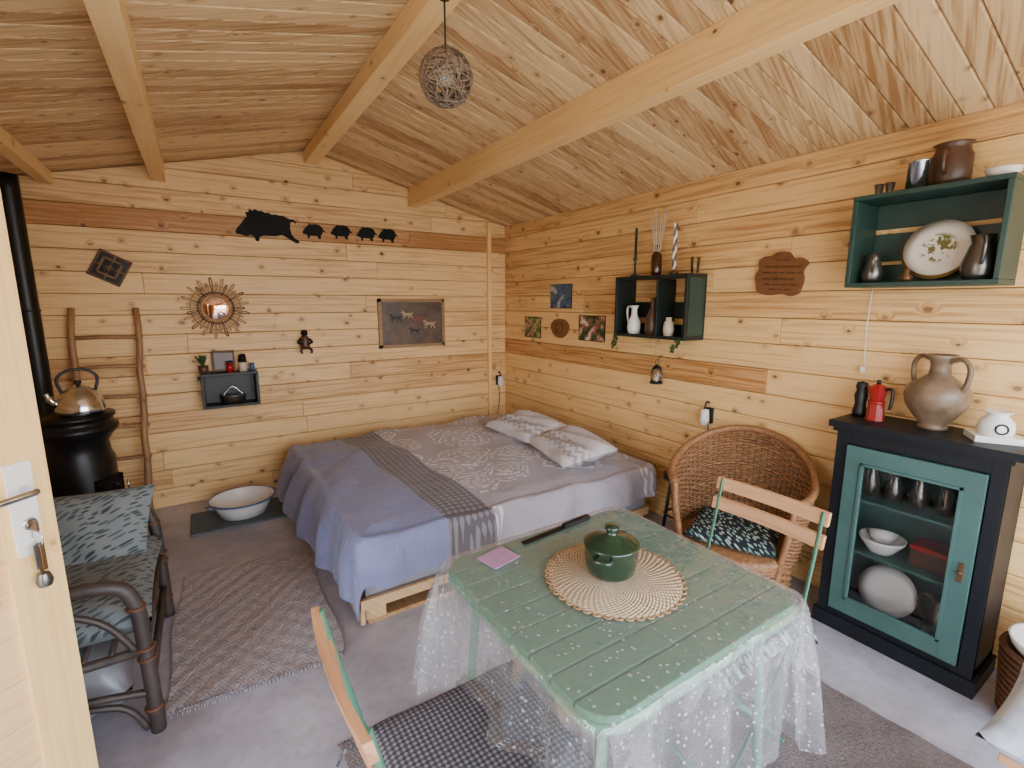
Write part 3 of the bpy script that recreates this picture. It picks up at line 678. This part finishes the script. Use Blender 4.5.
rr=random.Random(3)
for z,w in ((.075,.06),(.04,.17),(.008,.19),(-.025,.18),(-.055,.17),(-.082,.1)):
    y=w/2
    while y>-w/2:
        L=rr.uniform(.02,.045); n=int(L/.004)
        b.tube([(-.0225,y-L*t/n,z+.006*sin(t*2.1+y*90)) for t in range(n+1)],.0014,silh,seg=4); y-=L+.012
b.done((XR-.002,1.465,1.70),(3,0,0),bevel=.005)
b=B('hanging_lantern'); b.cyl((0,0,0),.045,.012,iron); b.lathe([(.036,.012),(.044,.06),(.03,.10)],glass); b.lathe([(.032,.10),(.035,.105),(.012,.13),(0,.135)],iron)
for k in range(4): a=k*pi/2; b.tube([(.04*cos(a),.04*sin(a),.01),(.048*cos(a),.048*sin(a),.06),(.032*cos(a),.032*sin(a),.1)],.003,iron,sub=3,seg=5)
b.ring((0,0,.15),.016,.002,iron,'X',16); b.tube([(0,0,.165),(0.03,0,.19),(.055,0,.19)],.003,iron); b.cyl((0,0,.012),.015,.04,cream); b.done((XR-.055,2.25,.985))
def nl(loc,axis):
    b=B('wall_night_light'); b.box(-.03,.03,-.02,0,-.05,.05,black); b.tube([(0,-.03,.03),(0,-.05,.06),(0,-.035,.09),(0,-.01,.08)],.006,black,sub=4)
    b.lathe([(0,0),(.022,0),(.03,.03),(.024,.10),(0,.105)],plastic_w,(0,-.05,-.06)); b.tube([(0,-.01,-.05),(.01,-.012,-.2),(-.02,-.01,-.4)],.003,blackcord,sub=4); b.done(loc,(0,0,axis))
nl((2.63,YF,.73),0); nl((XR,1.85,.83),-90)
# ================================================================ FAR WALL ITEMS
def boar(name,cx,cz,w,pts):
    b=B(name); b.prism([(p*w,0,q*w) for p,q in pts],(0,.006,0),silh); b.done((cx,YF-.012,cz),bevel=.0015)
big=[(-.5,-.12),(-.49,-.17),(-.44,-.17),(-.38,-.19),(-.33,-.2),(-.27,-.17),(-.22,-.2),(-.2,-.27),(-.15,-.27),(-.14,-.2),(-.08,-.17),(.0,-.17),(.12,-.17),(.22,-.14),(.28,-.17),(.36,-.22),(.44,-.27),(.5,-.26),(.49,-.22),(.43,-.19),(.38,-.12),(.36,-.02),(.37,.08),(.41,.1),(.46,.07),(.47,.1),(.42,.14),(.36,.14),(.3,.17),(.26,.19),(.2,.185),(.13,.2),(.08,.19),(.02,.22),(-.02,.21),(-.08,.24),(-.12,.23),(-.18,.26),(-.22,.23),(-.27,.26),(-.28,.2),(-.33,.2),(-.31,.13),(-.36,.07),(-.41,.0),(-.46,-.06)]
sml=[(-.5,-.06),(-.48,-.14),(-.38,-.16),(-.3,-.2),(-.3,-.33),(-.22,-.33),(-.2,-.2),(-.05,-.2),(.1,-.2),(.16,-.32),(.25,-.33),(.26,-.2),(.32,-.1),(.36,.0),(.48,-.04),(.46,.02),(.38,.08),(.32,.2),(.2,.28),(.02,.3),(-.14,.27),(-.2,.32),(-.25,.24),(-.34,.16),(-.42,.04)]
boar('wild_boar_silhouette',.52,2.14,.45,big)
for x,z in ((.865,2.125),(1.085,2.135),(1.30,2.135),(1.488,2.135)): boar('boar_piglet_silhouette',x,z,.185,sml)
b=B('twisted_square_ornament')
for k,(s,mm) in enumerate(((.19,wickd),(.12,brass),(.07,iron))):
    b.at(0,-.008*k,0,0,k*0,0); h=s/2
    for q in ((-h,h,-h,-h+.014),(-h,h,h-.014,h),(-h,-h+.014,-h,h),(h-.014,h,-h,h)): b.box(q[0],q[1],-.008,.008,q[2],q[3],mm)
b.at(); b.box(-.09,.09,.0,.006,-.09,.09,iron); b.box(-.005,.005,-.02,0,-.09,.09,brass); b.box(-.09,.09,-.02,0,-.005,.005,brass)
b.done((-.48,YF-.012,1.78),(0,28,0),bevel=.002)
b=B('sunburst_mirror'); b.M=Matrix.Rotation(pi/2,4,'X'); b.lathe([(0,.02),(.05,.018),(.088,.008)],mirror,seg=36); b.M=Matrix.Identity(4)
b.ring((0,-.01,0),.093,.011,rope,'Y'); b.ring((0,-.006,0),.118,.006,wickd,'Y'); b.ring((0,-.006,0),.165,.004,rope,'Y',40)
for k in range(34):
    a=2*pi*k/34; R=.225 if k%2 else .19; da=.075
    pts=[(R0*cos(a+d),-.006,R0*sin(a+d)) for R0,d in ((.1,-.02),(R*.8,-da*.55),(R*.96,-da*.4),(R,0),(R*.96,da*.4),(R*.8,da*.55),(.1,.02))]
    b.tube(pts,.0035,rope if k%3 else wickd,sub=3,seg=5)
b.done((.118,YF-.006,1.505))
b=B('wall_shelf_small')
for q in ((.755,.775),(1.0,1.02)): b.box(-.03,.35,YF-.15,YF-.002,q[0],q[1],black)
for q in ((-.03,-.01),(.33,.35),): b.box(q[0],q[1],YF-.15,YF-.002,.775,1.0,black)
b.box(-.01,.33,YF-.012,YF-.002,.775,1.0,black); b.box(-.05,-.03,YF-.13,YF-.01,.97,.99,black); b.done(bevel=.003)
b=B('enamel_tin'); b.lathe([(0,0),(.05,0),(.055,.06),(.057,.065),(0,.068)],pewter,sx=1.6); b.tube([(-.07,0,.06),(0,0,.13),(.07,0,.06)],.004,steel,sub=6); b.done((.17,YF-.09,.776))
b=B('potted_plant'); b.lathe([(0,0),(.03,0),(.036,.06),(.03,.06),(0,.05)],brownc)
for k in range(26):
    a=k*2.4; l=random.uniform(.05,.1); u=Vector((cos(a)*l*.5-.01,sin(a)*l*.5,.05+l)); w=Vector((-sin(a),cos(a),0))*.011; c=Vector((0,0,.05)); b.add([c,c+(u-c)*.6+w,u,c+(u-c)*.6-w],[(0,1,2,3)],leaf)
b.done((-.005,YF-.09,1.021))
b=B('wooden_box'); b.box(-.075,.075,-.02,.02,0,.16,paper); b.box(-.065,.065,-.024,-.02,.015,.145,brownc); b.done((.13,YF-.04,1.021),(-4,0,0),bevel=.003)
b=B('red_spice_tin'); b.cyl((0,0,0),.026,.07,redm); b.cyl((0,0,.07),.024,.014,black); b.done((.165,YF-.105,1.021))
b=B('salt_shaker'); b.cyl((0,0,0),.03,.07,cream); b.lathe([(.03,0),(.026,.03),(.022,.06),(0,.065)],silh,(0,0,.07)); b.cyl((.062,0,0),.018,.06,blueen); b.done((.255,YF-.09,1.021))
b=B('wooden_figurine'); b.lathe([(0,0),(.03,.005),(.04,.04),(.028,.08),(.03,.1),(.02,.115),(0,.12)],brownc); b.lathe([(0,0),(.022,.01),(.026,.03),(.016,.05),(0,.055)],silh,(0,0,.11))
for s in (-1,1): b.tube([(s*.03,0,.09),(s*.055,-.01,.06),(s*.02,-.035,.05)],.008,silh,sub=4); b.tube([(s*.02,0,.01),(s*.04,-.04,.0),(s*.035,-.05,-.03)],.011,brownc,sub=4)
b.done((.725,YF-.045,1.16))
b=B('framed_picture'); w,h=.65,.45
fr=wood('frame_wood',C(160,124,84),C(116,82,52),'X',kamt=0)
for q in ((-w/2,w/2,-h/2,-h/2+.03),(-w/2,w/2,h/2-.03,h/2),(-w/2,-w/2+.03,-h/2,h/2),(w/2-.03,w/2,-h/2,h/2)): b.box(q[0],q[1],-.025,0,q[2],q[3],fr)
b.box(-w/2+.02,w/2-.02,-.01,-.004,-h/2+.02,h/2-.02,ART)
horse=[(-.5,.12),(-.46,.2),(-.38,.26),(-.34,.33),(-.3,.27),(-.2,.14),(0,.1),(.2,.13),(.3,.1),(.5,.16),(.48,.06),(.36,.02),(.33,-.06),(.42,-.2),(.46,-.34),(.4,-.34),(.34,-.2),(.22,-.08),(.14,-.3),(.09,-.3),(.12,-.06),(-.08,-.06),(-.18,-.16),(-.3,-.32),(-.36,-.3),(-.24,-.12),(-.26,-.04),(-.4,-.14),(-.44,-.1),(-.3,.04),(-.36,.14),(-.44,.1)]
hc=P('painted_tan',C(176,150,116),.6); hb=P('painted_rust',C(132,74,50),.6); hs=P('painted_slate',C(36,40,50),.6)
for cx,cz,s,mm in ((-.16,.05,.13,hs),(-.05,.08,.12,hc),(.06,.04,.12,hb),(.17,-.01,.14,hc),(.02,-.07,.12,hs)): b.prism([(cx+p*s,-.0125,cz+q*s) for p,q in horse],(0,.003,0),mm)
b.done((1.685,YF-.002,1.355))
# ================================================================ PENDANT
b=B('pendant_lamp')
for k in range(70):
    ax=Vector((random.gauss(0,1),random.gauss(0,1),random.gauss(0,1))).normalized(); u=ax.orthogonal().normalized(); w=ax.cross(u); off=random.uniform(-.6,.6); R=.096
    rr2=R*math.sqrt(1-off*off); pts=[ax*off*R+(u*cos(t*2*pi/30)+w*sin(t*2*pi/30))*rr2*(1+.02*sin(t*1.3+k)) for t in range(30)]
    b.tube(pts,.0024,lampst if k%3 else lampst2,seg=5,closed=True)
b.lathe([(0,-.03),(.02,-.025),(.03,0),(.02,.03),(.014,.05)],plastic_w); b.cyl((0,0,.045),.016,.06,black); b.tube([(0,0,.1),(0,0,.27)],.0035,blackcord,seg=6); b.cyl((0,0,.262),.02,.014,black)
b.done((.85,1.763,2.367))
# ================================================================ right-edge items
b=B('cushioned_stool'); 
for s in (-1,1):
    for q in (-1,1): b.tube([(s*.15,q*.15,.42),(s*.18,q*.18,0)],.016,W_slat)
b.box(-.19,.19,-.19,.19,.40,.425,W_slat); b.at(0,0,.465); b.pillow(.46,.46,.09,PALEF,pw=7); b.at(); b.done((1.79,.015,0),(0,0,0),bevel=.003)
b=B('storage_basket'); b.lathe([(0,0),(.12,0),(.14,.03),(.155,.28),(.162,.29),(.15,.29),(.13,.04),(0,.02)],wickd,seg=32)
for k in range(11): b.ring((0,0,.03+.025*k),.142+.0018*k,.009,wickd,n=36,seg=6)
b.at(0,0,.24); b.lathe([(0,0),(.09,.0),(.14,.06),(.15,.09),(.14,.088),(0,.02)],whitec,seg=32); b.at(); b.done((2.49,.205,0))
# ================================================================ LIGHT
wd=bpy.data.worlds.new('world'); bpy.context.scene.world=wd; wd.use_nodes=True; nt=wd.node_tree; bg=nt.nodes['Background']
tc=nd(nt,'ShaderNodeTexCoord'); s=sep(nt,tc.outputs['Generated']); col=mix(nt,sm(nt,s[2],-.05,.5),(1.0,.99,.97,1),(.66,.8,1.0,1)); nt.links.new(col,bg.inputs[0]); bg.inputs[1].default_value=10.5
sl=bpy.data.lights.new('sun','SUN'); sl.energy=9; sl.angle=math.radians(1.5); sl.color=(1,.94,.86); so=bpy.data.objects.new('sun',sl); bpy.context.collection.objects.link(so); so.location=(0,-4,6); so.rotation_euler=(math.radians(24),0,math.radians(-4))
def portal(name,loc,rot,sx,sy):
    l=bpy.data.lights.new(name,'AREA'); l.shape='RECTANGLE'; l.size=sx; l.size_y=sy; l.cycles.is_portal=True
    o=bpy.data.objects.new(name,l); bpy.context.collection.objects.link(o); o.location=loc; o.rotation_euler=[math.radians(a) for a in rot]
portal('portal_front',(1.1,YN-.09,1.05),(90,0,0),2.9,2.1)
portal('portal_door',(XL-.09,.875,1.0),(0,-90,0),2.0,.75)
cam=bpy.data.cameras.new('camera'); co=bpy.data.objects.new('camera',cam); bpy.context.collection.objects.link(co)
co.location=(0,0,1.55); co.rotation_euler=(math.radians(90-9.69),0,math.radians(-32.9)); cam.sensor_width=36; cam.lens=36*480/1024; cam.clip_start=.02
bpy.context.scene.camera=co
